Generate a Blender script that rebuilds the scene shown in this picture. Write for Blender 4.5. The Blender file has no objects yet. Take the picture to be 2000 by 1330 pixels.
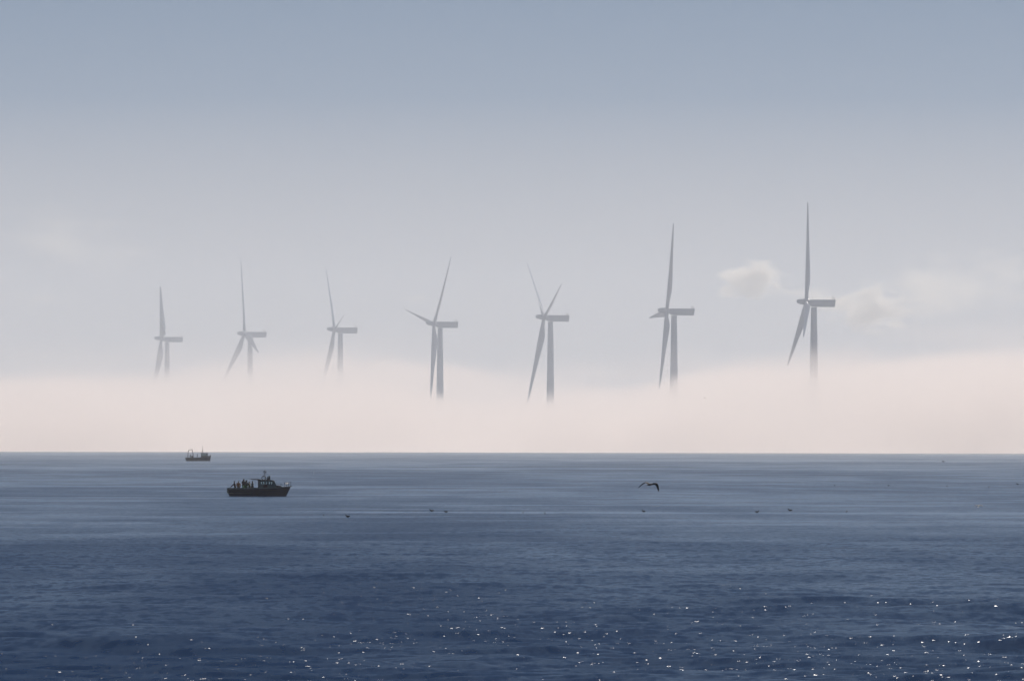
import bpy, bmesh, math, random
import numpy as np
from mathutils import Vector, Matrix, Quaternion

random.seed(7)
rng = np.random.default_rng(11)
R = math.radians
scene = bpy.context.scene
COL = scene.collection

# ------------------------------------------------------------------ the place
FPX = 25400.0          # focal length in pixels of a 2000 px wide picture
EARTH = 6.371e6        # the sea really curves away
CAM_Z = 8.8            # eye height on the shore
Y_LEVEL = 838.0        # picture row of the true horizontal


def sea_z(x, y):
    return -(x * x + y * y) / (2 * EARTH)


def spot(px, py, dist):
    """World point seen at pixel (px, py) at the given distance along the view."""
    return Vector(((px - 1000) / FPX * dist, dist,
                   CAM_Z + (Y_LEVEL + (1000 - px) * 0.0018 - py) / FPX * dist))


def on_sea(px, py):
    """Point of the water surface seen at pixel (px, py)."""
    k = (py - Y_LEVEL - (1000 - px) * 0.0018) / FPX
    a, b, c = 1 / (2 * EARTH), -k, CAM_Z
    d = (-b - math.sqrt(b * b - 4 * a * c)) / (2 * a)
    x = (px - 1000) / FPX * d
    return Vector((x, d, sea_z(x, d)))


# ------------------------------------------------------------------ helpers
def tag(o, label=None, cat=None, group=None, kind=None):
    for k, v in (('label', label), ('category', cat), ('group', group), ('kind', kind)):
        if v:
            o[k] = v
    return o


def empty(name, loc, rz=0.0):
    o = bpy.data.objects.new(name, None)
    o.empty_display_size = 0.5
    o.location = loc
    o.rotation_euler = (0, 0, rz)
    COL.objects.link(o)
    return o


class MB:
    """Collects shapes and links them as one mesh object."""

    def __init__(self):
        self.v, self.f = [], []

    def add(self, verts, faces):
        n = len(self.v)
        self.v += [tuple(p) for p in verts]
        self.f += [tuple(i + n for i in f) for f in faces]

    def box(self, x0, x1, y0, y1, z0, z1):
        v = [(x, y, z) for z in (z0, z1) for y in (y0, y1) for x in (x0, x1)]
        self.add(v, [(0, 2, 3, 1), (4, 5, 7, 6), (0, 1, 5, 4), (2, 6, 7, 3), (0, 4, 6, 2), (1, 3, 7, 5)])

    def loft(self, rings, caps=True):
        n = len(rings[0])
        v = [p for r in rings for p in r]
        f = []
        for i in range(len(rings) - 1):
            for j in range(n):
                k = (j + 1) % n
                f.append((i * n + j, i * n + k, (i + 1) * n + k, (i + 1) * n + j))
        if caps:
            f.append(tuple(reversed(range(n))))
            f.append(tuple((len(rings) - 1) * n + j for j in range(n)))
        self.add(v, f)

    def tube(self, pts, rad, n=8, flat=1.0):
        pts = [Vector(p) for p in pts]
        if not isinstance(rad, (list, tuple)):
            rad = [rad] * len(pts)
        rings = []
        up = Vector((0.013, 0.021, 1))
        for i, p in enumerate(pts):
            t = (pts[min(i + 1, len(pts) - 1)] - pts[max(i - 1, 0)]).normalized()
            a = t.cross(up)
            if a.length < 0.2:
                a = t.cross(Vector((0, 1, 0.01)))
            a.normalize()
            b = a.cross(t)
            rings.append([p + a * (math.cos(q) * rad[i]) + b * (math.sin(q) * rad[i] * flat)
                          for q in (2 * math.pi * k / n for k in range(n))])
        self.loft(rings)

    def torus(self, c, r, t, axis='y', n=24, m=8):
        c = Vector(c)
        rings = []
        for i in range(n):
            a = 2 * math.pi * i / n
            d = Vector((math.cos(a), 0, math.sin(a)))
            rings.append([c + d * (r + t * math.cos(b)) + Vector((0, t * math.sin(b), 0))
                          for b in (2 * math.pi * k / m for k in range(m))])
        rings.append(rings[0])
        self.loft(rings, caps=False)

    def ball(self, c, rx, ry, rz, n=14, m=9):
        c = Vector(c)
        rings = []
        for i in range(m + 1):
            a = -math.pi / 2 + math.pi * (i + 0.02) / (m + 0.04)
            rings.append([c + Vector((rx * math.cos(a) * math.cos(b), ry * math.cos(a) * math.sin(b), rz * math.sin(a)))
                          for b in (2 * math.pi * k / n for k in range(n))])
        self.loft(rings)

    def build(self, name, mat, parent=None, smooth=True, bevel=0.0, sub=0):
        me = bpy.data.meshes.new(name)
        me.from_pydata(self.v, [], self.f)
        bm = bmesh.new()
        bm.from_mesh(me)
        bmesh.ops.recalc_face_normals(bm, faces=bm.faces)
        bm.to_mesh(me)
        bm.free()
        o = bpy.data.objects.new(name, me)
        COL.objects.link(o)
        me.materials.append(mat)
        if parent:
            o.parent = parent
        if smooth:
            for p in me.polygons:
                p.use_smooth = True
            try:
                me.set_sharp_from_angle(angle=R(38))
            except Exception:
                pass
        if bevel:
            b = o.modifiers.new('bevel', 'BEVEL')
            b.width = bevel
            b.segments = 2
            b.limit_method = 'ANGLE'
        if sub:
            s = o.modifiers.new('sub', 'SUBSURF')
            s.levels = s.render_levels = sub
        return o


# ------------------------------------------------------------------ materials
def nodes(mat):
    mat.use_nodes = True
    t = mat.node_tree
    t.nodes.clear()
    return t, t.nodes, t.links


def paint(name, col, rough=0.45, var=0.12, scale=3.0, metal=0.0, grime=None, spec=0.5):
    """Painted or woven surface with uneven tone and gloss."""
    m = bpy.data.materials.new(name)
    t, N, L = nodes(m)
    out = N.new('ShaderNodeOutputMaterial')
    b = N.new('ShaderNodeBsdfPrincipled')
    tc = N.new('ShaderNodeTexCoord')
    nz = N.new('ShaderNodeTexNoise')
    nz.inputs['Scale'].default_value = scale
    nz.inputs['Detail'].default_value = 5
    L.new(tc.outputs['Object'], nz.inputs['Vector'])
    rmp = N.new('ShaderNodeValToRGB')
    lo = [c * (1 - var) for c in col] if grime is None else list(grime)
    hi = [min(1, c * (1 + var)) for c in col]
    rmp.color_ramp.elements[0].color = (*lo, 1)
    rmp.color_ramp.elements[0].position = 0.3
    rmp.color_ramp.elements[1].color = (*hi, 1)
    rmp.color_ramp.elements[1].position = 0.62
    L.new(nz.outputs['Fac'], rmp.inputs['Fac'])
    L.new(rmp.outputs['Color'], b.inputs['Base Color'])
    mr = N.new('ShaderNodeMapRange')
    mr.inputs['To Min'].default_value = max(0.03, rough - 0.1)
    mr.inputs['To Max'].default_value = min(1, rough + 0.1)
    L.new(nz.outputs['Fac'], mr.inputs['Value'])
    L.new(mr.outputs['Result'], b.inputs['Roughness'])
    b.inputs['Metallic'].default_value = metal
    b.inputs['Specular IOR Level'].default_value = spec
    L.new(b.outputs['BSDF'], out.inputs['Surface'])
    return m


def glass(name):
    m = bpy.data.materials.new(name)
    t, N, L = nodes(m)
    out = N.new('ShaderNodeOutputMaterial')
    tr = N.new('ShaderNodeBsdfTransparent')
    tr.inputs['Color'].default_value = (0.9, 0.95, 0.93, 1)
    gl = N.new('ShaderNodeBsdfGlossy')
    gl.inputs['Roughness'].default_value = 0.02
    fr = N.new('ShaderNodeFresnel')
    fr.inputs['IOR'].default_value = 1.45
    mx = N.new('ShaderNodeMixShader')
    L.new(fr.outputs['Fac'], mx.inputs['Fac'])
    L.new(tr.outputs['BSDF'], mx.inputs[1])
    L.new(gl.outputs['BSDF'], mx.inputs[2])
    L.new(mx.outputs['Shader'], out.inputs['Surface'])
    return m


M = {
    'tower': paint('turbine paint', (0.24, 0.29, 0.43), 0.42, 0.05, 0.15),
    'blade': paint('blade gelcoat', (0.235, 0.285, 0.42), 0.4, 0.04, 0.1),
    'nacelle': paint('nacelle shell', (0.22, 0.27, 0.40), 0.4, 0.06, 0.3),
    'steel': paint('galvanised steel', (0.30, 0.31, 0.32), 0.4, 0.15, 6, 0.6),
    'yellow': paint('yellow paint', (0.55, 0.38, 0.04), 0.5, 0.15, 1.0),
    'navy': paint('dark navy hull paint', (0.005, 0.011, 0.060), 0.6, 0.3, 1.6, spec=0.15),
    'antifoul': paint('purple blue bottom paint', (0.025, 0.022, 0.085), 0.7, 0.3, 2.0, spec=0.15),
    'cabin': paint('grey green cabin paint', (0.10, 0.14, 0.15), 0.45, 0.15, 2.5),
    'dark': paint('dark fittings', (0.018, 0.022, 0.04), 0.5, 0.25, 4, spec=0.25),
    'deck': paint('deck paint', (0.16, 0.19, 0.18), 0.7, 0.2, 3),
    'sheet': paint('dark red door', (0.035, 0.014, 0.02), 0.5, 0.2, 4),
    'black': paint('black rubber', (0.012, 0.012, 0.014), 0.6, 0.3, 8),
    'white': paint('white gloss panel', (0.8, 0.8, 0.78), 0.22, 0.04, 5),
    'chrome': paint('polished metal', (0.8, 0.8, 0.8), 0.16, 0.02, 5, 1.0),
    'skin': paint('skin', (0.42, 0.25, 0.18), 0.55, 0.08, 12),
    'maroon': paint('maroon jacket', (0.06, 0.018, 0.035), 0.85, 0.25, 9),
    'orange': paint('orange brown jacket', (0.42, 0.12, 0.025), 0.85, 0.2, 9),
    'red': paint('dull red oilskins', (0.16, 0.03, 0.035), 0.6, 0.2, 9),
    'green': paint('green oilskins', (0.06, 0.30, 0.08), 0.55, 0.2, 9),
    'darkgreen': paint('dark green oilskins', (0.02, 0.13, 0.04), 0.6, 0.2, 9),
    'khaki': paint('khaki jacket', (0.17, 0.17, 0.06), 0.85, 0.2, 9),
    'plum': paint('dark plum hooded top', (0.035, 0.022, 0.04), 0.85, 0.2, 9),
    'teal': paint('dark teal coat', (0.012, 0.035, 0.045), 0.8, 0.25, 9),
    'trousers': paint('dark blue trousers', (0.03, 0.035, 0.06), 0.85, 0.2, 9),
    'greytr': paint('grey trousers', (0.12, 0.13, 0.14), 0.85, 0.2, 9),
    'hair': paint('dark hair', (0.02, 0.016, 0.014), 0.7, 0.3, 20),
    'gullback': paint('backlit dark wing feathers', (0.02, 0.019, 0.023), 0.8, 0.3, 20),  # the gull's backlit darkness is put into this colour
    'gullbody': paint('backlit dark body plumage', (0.035, 0.028, 0.05), 0.8, 0.3, 14),  # purple-dark of the unlit side painted in as body colour
    'gullwhite': paint('white feathers', (0.72, 0.70, 0.66), 0.75, 0.08, 14),
    'beak': paint('beak', (0.45, 0.28, 0.05), 0.4, 0.1, 20),
    'sooty': paint('sooty waterbird feathers', (0.03, 0.028, 0.035), 0.75, 0.3, 16),
    'farhull': paint('faded blue hull paint', (0.04, 0.055, 0.10), 0.6, 0.3, 1.4, spec=0.2),
    'farcabin': paint('weathered grey wheelhouse', (0.11, 0.115, 0.14), 0.5, 0.2, 2),
    'rust': paint('rusty steel gear', (0.05, 0.04, 0.038), 0.7, 0.3, 6),
    'glass': glass('window glass'),
}



def feather(name, col):
    """Pale feathers: light comes through the spread wing."""
    m = bpy.data.materials.new(name)
    t, N, L = nodes(m)
    out = N.new('ShaderNodeOutputMaterial')
    d = N.new('ShaderNodeBsdfDiffuse')
    tr = N.new('ShaderNodeBsdfTranslucent')
    tc = N.new('ShaderNodeTexCoord')
    nz = N.new('ShaderNodeTexNoise')
    nz.inputs['Scale'].default_value = 14
    L.new(tc.outputs['Object'], nz.inputs['Vector'])
    rp = N.new('ShaderNodeValToRGB')
    rp.color_ramp.elements[0].color = (*(c * 0.8 for c in col), 1)
    rp.color_ramp.elements[1].color = (*col, 1)
    L.new(nz.outputs['Fac'], rp.inputs['Fac'])
    for n in (d, tr):
        L.new(rp.outputs['Color'], n.inputs['Color'])
    mx = N.new('ShaderNodeMixShader')
    mx.inputs['Fac'].default_value = 0.5
    L.new(d.outputs['BSDF'], mx.inputs[1])
    L.new(tr.outputs['BSDF'], mx.inputs[2])
    L.new(mx.outputs['Shader'], out.inputs['Surface'])
    return m


M['palewing'] = feather('pale wing feathers', (0.85, 0.83, 0.79))

# ------------------------------------------------------------------ camera
cam = bpy.data.cameras.new('camera')
cam.sensor_fit = 'HORIZONTAL'
cam.sensor_width = 36
cam.lens = 36 * FPX / 2000
cam.clip_start = 1
cam.clip_end = 200000
co = bpy.data.objects.new('camera', cam)
COL.objects.link(co)
pitch = math.atan((Y_LEVEL - 665) / FPX)
rot = Matrix.Rotation(R(90) + pitch, 4, 'X') @ Matrix.Rotation(math.atan(0.0018), 4, 'Z')
co.matrix_world = Matrix.Translation((0, 0, CAM_Z)) @ rot
scene.camera = co

# ------------------------------------------------------------------ sky and sun
SUN_EL, SUN_AZ = R(36), R(20)
w = bpy.data.worlds.new('World')
scene.world = w
w.use_nodes = True
WN, WL = w.node_tree.nodes, w.node_tree.links
WN.clear()
wo = WN.new('ShaderNodeOutputWorld')
bg = WN.new('ShaderNodeBackground')
sky = WN.new('ShaderNodeTexSky')
sky.sky_type = 'NISHITA'
sky.sun_disc = False
sky.sun_elevation = SUN_EL
sky.sun_rotation = SUN_AZ
sky.altitude = 0
sky.air_density = 1.0
sky.dust_density = 0.0
sky.ozone_density = 0.3
bg.inputs['Strength'].default_value = 0.05
# the low, thick air is real geometry here (haze, fog_bank), so the sky behind it is the clear sky from a little higher up
wtc = WN.new('ShaderNodeTexCoord')
wad = WN.new('ShaderNodeVectorMath')
wad.operation = 'ADD'
wad.inputs[1].default_value = (0, 0, 0.28)
wno = WN.new('ShaderNodeVectorMath')
wno.operation = 'NORMALIZE'
WL.new(wtc.outputs['Generated'], wad.inputs[0])
WL.new(wad.outputs[0], wno.inputs[0])
WL.new(wno.outputs[0], sky.inputs['Vector'])
WL.new(sky.outputs['Color'], bg.inputs['Color'])
WL.new(bg.outputs['Background'], wo.inputs['Surface'])

sl = bpy.data.lights.new('sun', 'SUN')
sl.energy = 4.1
sl.angle = R(0.53)
sl.color = (1.0, 0.905, 0.81)
so = bpy.data.objects.new('sun', sl)
COL.objects.link(so)
sdir = Vector((math.sin(SUN_AZ) * math.cos(SUN_EL), math.cos(SUN_AZ) * math.cos(SUN_EL), math.sin(SUN_EL)))
so.rotation_euler = sdir.to_track_quat('Z', 'Y').to_euler()
so.location = (300, 600, 500)

# ------------------------------------------------------------------ sea
def sea_mesh():
    """One disc round the viewer out beyond the horizon, fine where the picture looks."""
    k = np.concatenate([np.linspace(560, 45.5, 1250), np.linspace(45.2, 42.3, 40)]) / FPX
    disc = np.clip(k * k - 2 * CAM_Z / EARTH, 0, None)
    d = (k - np.sqrt(disc)) * EARTH
    d = np.concatenate([[2, 40, 120, 240, 340], d[d > 345], np.linspace(11000, 13400, 10)])
    d = np.unique(d)
    fine = np.linspace(-R(2.75), R(2.75), 640)
    coarse = np.linspace(R(2.75), 2 * math.pi - R(2.75), 90)[1:-1]
    th = np.concatenate([fine, coarse])
    nr, nc = len(d), len(th)
    D, T = np.meshgrid(d, th, indexing='ij')
    X, Y = D * np.sin(T), D * np.cos(T)
    Z = -(X * X + Y * Y) / (2 * EARTH)
    step = np.gradient(d)[:, None] * np.ones_like(D)
    g = np.random.default_rng(5)
    H = np.zeros_like(Z)
    for i in range(130):
        lam = 1.3 * (55.0 / 1.3) ** g.random()
        ang = R(200) + g.normal(0, 0.5)
        kk = 2 * math.pi / lam
        amp = 0.0040 * lam ** 0.72 * (0.5 + g.random())
        fade = np.clip((lam / step - 2.2) / 2.5, 0, 1)
        wob = 0.35 * lam
        ph = g.random() * 7
        H += amp * fade * np.sin(kk * (X * math.sin(ang) + Y * math.cos(ang)
                                       + wob * np.sin(X / (lam * 3.7) + ph * 3) * np.cos(Y / (lam * 5.1) + ph)) + ph)
    Z = Z + H * (np.abs(T) < R(2.75)) * np.clip((d[:, None] - 345) / 60, 0, 1) * np.clip((1420 - d[:, None]) / 980, 0.05, 1) ** 1.6
    me = bpy.data.meshes.new('sea')
    V = np.stack([X, Y, Z], -1).reshape(-1, 3)
    V = np.concatenate([V, [[0, 0, 0]]])
    i, j = np.meshgrid(np.arange(nr - 1), np.arange(nc), indexing='ij')
    j2 = (j + 1) % nc
    q = np.stack([i * nc + j, (i + 1) * nc + j, (i + 1) * nc + j2, i * nc + j2], -1).reshape(-1, 4)
    q = q[:, ::-1]
    jj = np.arange(nc)
    tri = np.stack([np.full(nc, nr * nc), jj, (jj + 1) % nc], -1)[:, ::-1]
    nq, nt = len(q), len(tri)
    me.vertices.add(len(V))
    me.vertices.foreach_set('co', V.astype(np.float32).ravel())
    me.loops.add(nq * 4 + nt * 3)
    me.loops.foreach_set('vertex_index', np.concatenate([q.ravel(), tri.ravel()]).astype(np.int32))
    me.polygons.add(nq + nt)
    st = np.concatenate([np.arange(nq) * 4, nq * 4 + np.arange(nt) * 3])
    me.polygons.foreach_set('loop_start', st.astype(np.int32))
    me.polygons.foreach_set('use_smooth', np.ones(nq + nt, dtype=bool))
    me.update(calc_edges=True)
    me.validate()
    return me


def water_material():
    m = bpy.data.materials.new('sea water')
    t, N, L = nodes(m)

    def val(x):
        n = N.new('ShaderNodeValue')
        n.outputs[0].default_value = x
        return n.outputs[0]

    def mth(op, a, b=None, c=None, clamp=False):
        n = N.new('ShaderNodeMath')
        n.operation = op
        n.use_clamp = clamp
        for i, x in enumerate((a, b, c)):
            if x is None:
                continue
            if isinstance(x, (int, float)):
                n.inputs[i].default_value = x
            else:
                L.new(x, n.inputs[i])
        return n.outputs[0]

    def vec(op, a, b=None, s=None):
        n = N.new('ShaderNodeVectorMath')
        n.operation = op
        for i, x in enumerate((a, b)):
            if x is None:
                continue
            if isinstance(x, (tuple, list)):
                n.inputs[i].default_value = x
            else:
                L.new(x, n.inputs[i])
        if s is not None:
            if isinstance(s, (int, float)):
                n.inputs['Scale'].default_value = s
            else:
                L.new(s, n.inputs['Scale'])
        return n.outputs['Value'] if op in ('LENGTH', 'DOT_PRODUCT') else n.outputs['Vector']

    def noise(v, scale, detail=2.0, rough=0.5, dist=0.0):
        n = N.new('ShaderNodeTexNoise')
        n.noise_dimensions = '2D'
        n.inputs['Scale'].default_value = scale
        n.inputs['Detail'].default_value = detail
        n.inputs['Roughness'].default_value = rough
        n.inputs['Distortion'].default_value = dist
        L.new(v, n.inputs['Vector'])
        return n

    def smooth(x, a, b, lo=0.0, hi=1.0):
        n = N.new('ShaderNodeMapRange')
        n.interpolation_type = 'SMOOTHSTEP'
        for k, v in (('From Min', a), ('From Max', b), ('To Min', lo), ('To Max', hi)):
            n.inputs[k].default_value = v
        L.new(x, n.inputs['Value'])
        return n.outputs['Result']

    geo = N.new('ShaderNodeNewGeometry')
    P = geo.outputs['Position']
    sep = N.new('ShaderNodeSeparateXYZ')
    L.new(P, sep.inputs[0])
    px, py = sep.outputs['X'], sep.outputs['Y']

    # oily slicks and cat's paws: where wind ripples are damped or roused
    big = noise(vec('MULTIPLY', P, (1 / 60, 1 / 520, 0)), 1.0, 4, 0.6).outputs['Fac']
    mid = noise(vec('MULTIPLY', P, (1 / 17, 1 / 85, 0)), 1.0, 3, 0.55).outputs['Fac']
    gust = mth('ADD', smooth(big, 0.36, 0.64, 0.58, 1.25), smooth(mid, 0.32, 0.68, -0.2, 0.2))
    wob = noise(vec('MULTIPLY', P, (1 / 26, 0.0, 0)), 1.0, 3, 0.6).outputs['Fac']
    rag = noise(vec('MULTIPLY', P, (1 / 9, 1 / 40, 0)), 1.0, 3, 0.6).outputs['Fac']
    slick = None
    for (d, half, bend, x0, x1, depth) in SLICKS:
        c = mth('ADD', py, mth('MULTIPLY_ADD', wob, bend, -0.5 * bend - d))
        a = mth('ABSOLUTE', c)
        s = smooth(a, half, half * 0.25, 0.0, 1.0)
        s = mth('MULTIPLY', s, smooth(px, x0 - 9, x0 + 9))
        s = mth('MULTIPLY', s, smooth(px, x1 + 9, x1 - 9))
        s = mth('MULTIPLY', s, smooth(rag, 0.3, 0.56, 0.25, 1.0))
        s = mth('MULTIPLY', s, depth)
        slick = s if slick is None else mth('MAXIMUM', slick, s)
    # thin torn streaks of calmer water, long across the view
    thin = noise(vec('MULTIPLY', P, (1 / 38, 1 / 46, 0)), 1.0, 4, 0.62, 0.4).outputs['Fac']
    thin = mth('MULTIPLY', smooth(thin, 0.52, 0.66, 0.0, 0.55), smooth(py, 700, 1500))
    calm = mth('MULTIPLY', mth('SUBTRACT', 1.0, slick), mth('SUBTRACT', 1.0, thin))
    amp = mth('MULTIPLY', mth('MULTIPLY', mth('MULTIPLY', gust, calm), smooth(py, 380, 1550, 0.92, 0.33)), smooth(py, 2000, 4200, 1.0, 0.7))   # ripples weakened with distance so the far sea reflects brighter

    def slopes(waves):
        s = None
        for (lam, st, a, det) in waves:
            n = noise(vec('MULTIPLY', P, (1 / lam, 1 / (lam * st), 0)), 1.0, det, 0.6).outputs['Color']
            v = vec('SCALE', vec('SUBTRACT', n, (0.5, 0.5, 0.5)), s=a)
            s = v if s is None else vec('ADD', s, v)
        return vec('MULTIPLY', s, (1, 1, 0))

    # wavelets only get so steep before they break
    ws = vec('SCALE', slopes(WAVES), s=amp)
    steep = mth('DIVIDE', vec('LENGTH', ws), 0.15)
    ws = vec('SCALE', ws, s=mth('DIVIDE', 1.0, mth('SQRT', mth('MULTIPLY_ADD', steep, steep, 1.0))))
    nrm = vec('NORMALIZE', vec('ADD', geo.outputs['Normal'], ws))
    glint_mask = mth('MULTIPLY', mth('MULTIPLY', smooth(px, -16, 16, 0.84, 1.07), smooth(py, 430, 950, 1.0, 0.62)), mth('POWER', gust, 0.5))  # slope mask that sets the sun glints nearer and to the right
    gnrm = vec('NORMALIZE', vec('ADD', (0, 0, 1), vec('SCALE', slopes(GLINT), s=glint_mask)))

    # mean Fresnel reflectance of a wind-roughened sea (facets too small to draw, slope spread SIGMA)
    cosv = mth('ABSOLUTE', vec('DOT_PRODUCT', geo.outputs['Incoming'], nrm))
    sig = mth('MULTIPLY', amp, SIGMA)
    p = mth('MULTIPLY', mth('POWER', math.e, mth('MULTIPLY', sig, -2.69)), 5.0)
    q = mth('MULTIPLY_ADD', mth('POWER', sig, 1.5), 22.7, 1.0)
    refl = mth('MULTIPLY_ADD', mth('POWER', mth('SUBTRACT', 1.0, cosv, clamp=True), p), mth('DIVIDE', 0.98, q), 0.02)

    water = N.new('ShaderNodeBsdfDiffuse')
    water.inputs['Color'].default_value = (0.014, 0.037, 0.096, 1)
    gl = N.new('ShaderNodeBsdfGlossy')
    gl.distribution = 'BECKMANN'
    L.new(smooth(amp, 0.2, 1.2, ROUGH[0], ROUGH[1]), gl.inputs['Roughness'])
    L.new(nrm, gl.inputs['Normal'])
    sp = N.new('ShaderNodeBsdfGlossy')
    sp.distribution = 'BECKMANN'
    sp.inputs['Roughness'].default_value = 0.16
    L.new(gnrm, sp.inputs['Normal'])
    m0 = N.new('ShaderNodeMixShader')
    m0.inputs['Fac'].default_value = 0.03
    L.new(gl.outputs['BSDF'], m0.inputs[1])
    L.new(sp.outputs['BSDF'], m0.inputs[2])
    m1 = N.new('ShaderNodeMixShader')
    L.new(refl, m1.inputs['Fac'])
    L.new(water.outputs['BSDF'], m1.inputs[1])
    L.new(m0.outputs['Shader'], m1.inputs[2])
    out = N.new('ShaderNodeOutputMaterial')
    L.new(m1.outputs['Shader'], out.inputs['Surface'])
    return m


SIGMA = 0.22
ROUGH = (0.23, 0.26)
#         wavelength across, stretch along the wind, steepness, detail
WAVES = [(34, 1, 0.2, 2), (9.0, 1, 0.5, 3), (2.6, 1.2, 0.85, 3), (0.8, 3.0, 1.5, 2)]
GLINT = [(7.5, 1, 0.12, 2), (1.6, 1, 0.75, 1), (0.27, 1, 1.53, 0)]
#          distance half-width bend  x from  x to  strength
SLICKS = [(1395, 24, 30, -22, 100, 0.8),
          (3160, 110, 120, -300, 300, 0.65),
          (4300, 260, 300, 20, 400, 0.7),
          (1700, 26, 40, -120, -40, 0.6),
          (2060, 60, 70, -120, -25, 0.6),
          (1230, 10, 20, 5, 60, 0.4),
          (2380, 50, 80, 10, 160, 0.5)]

sea = bpy.data.objects.new('sea', sea_mesh())
COL.objects.link(sea)
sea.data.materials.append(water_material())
tag(sea, kind='structure')

# ------------------------------------------------------------------ air: haze and fog
def volume_box(name, x0, x1, y0, y1, z0, z1, mat):
    b = MB()
    b.box(x0, x1, y0, y1, z0, z1)
    return b.build(name, mat, smooth=False)


def haze_material(name, dens, g, col):
    m = bpy.data.materials.new(name)
    t, N, L = nodes(m)
    out = N.new('ShaderNodeOutputMaterial')
    pv = N.new('ShaderNodeVolumePrincipled')
    pv.inputs['Color'].default_value = (*col, 1)
    pv.inputs['Density'].default_value = dens
    pv.inputs['Anisotropy'].default_value = g
    L.new(pv.outputs['Volume'], out.inputs['Volume'])
    return m


# thin sea air everywhere, and the thicker mist that lies farther out, both even and closed
HAZE_COL = (0.92, 0.958, 0.985)
tag(volume_box('haze', -14500, 14500, -14500, 15000, -15.6, 400, haze_material('sea air', 2.1e-5, 0.3, HAZE_COL)), kind='stuff')
tag(volume_box('haze', -5000, 5000, 3700, 13200, -15.3, 160, haze_material('far mist', 1.1e-4, 0.29, (0.85, 0.92, 1.0))), kind='stuff')

# the mist behind the turbines: a wedge whose top climbs away from the viewer
b = MB()
b.add([(x, y, z) for y, z in ((10750, -15.4), (10750, 45), (14700, 385), (14700, -15.4)) for x in (-4800, 4800)],
      [(0, 2, 3, 1), (2, 4, 5, 3), (4, 6, 7, 5), (6, 0, 1, 7), (0, 6, 4, 2), (1, 3, 5, 7)])
tag(b.build('haze', haze_material('warm back mist', 2.0e-4, 0.37, (0.99, 0.905, 0.835)), smooth=False), kind='stuff')

FOG_D, FOG_G = 0.0100, 0.51
FOG_NEAR = [(-500, 32), (-200, 34), (-60, 25), (20, 16), (100, 34), (180, 44), (300, 52), (500, 54)]
FOG_FAR = [(-500, 38), (-330, 41), (-270, 47), (-200, 62), (-100, 64), (0, 46), (120, 36), (230, 46), (340, 63), (500, 62)]


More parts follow.
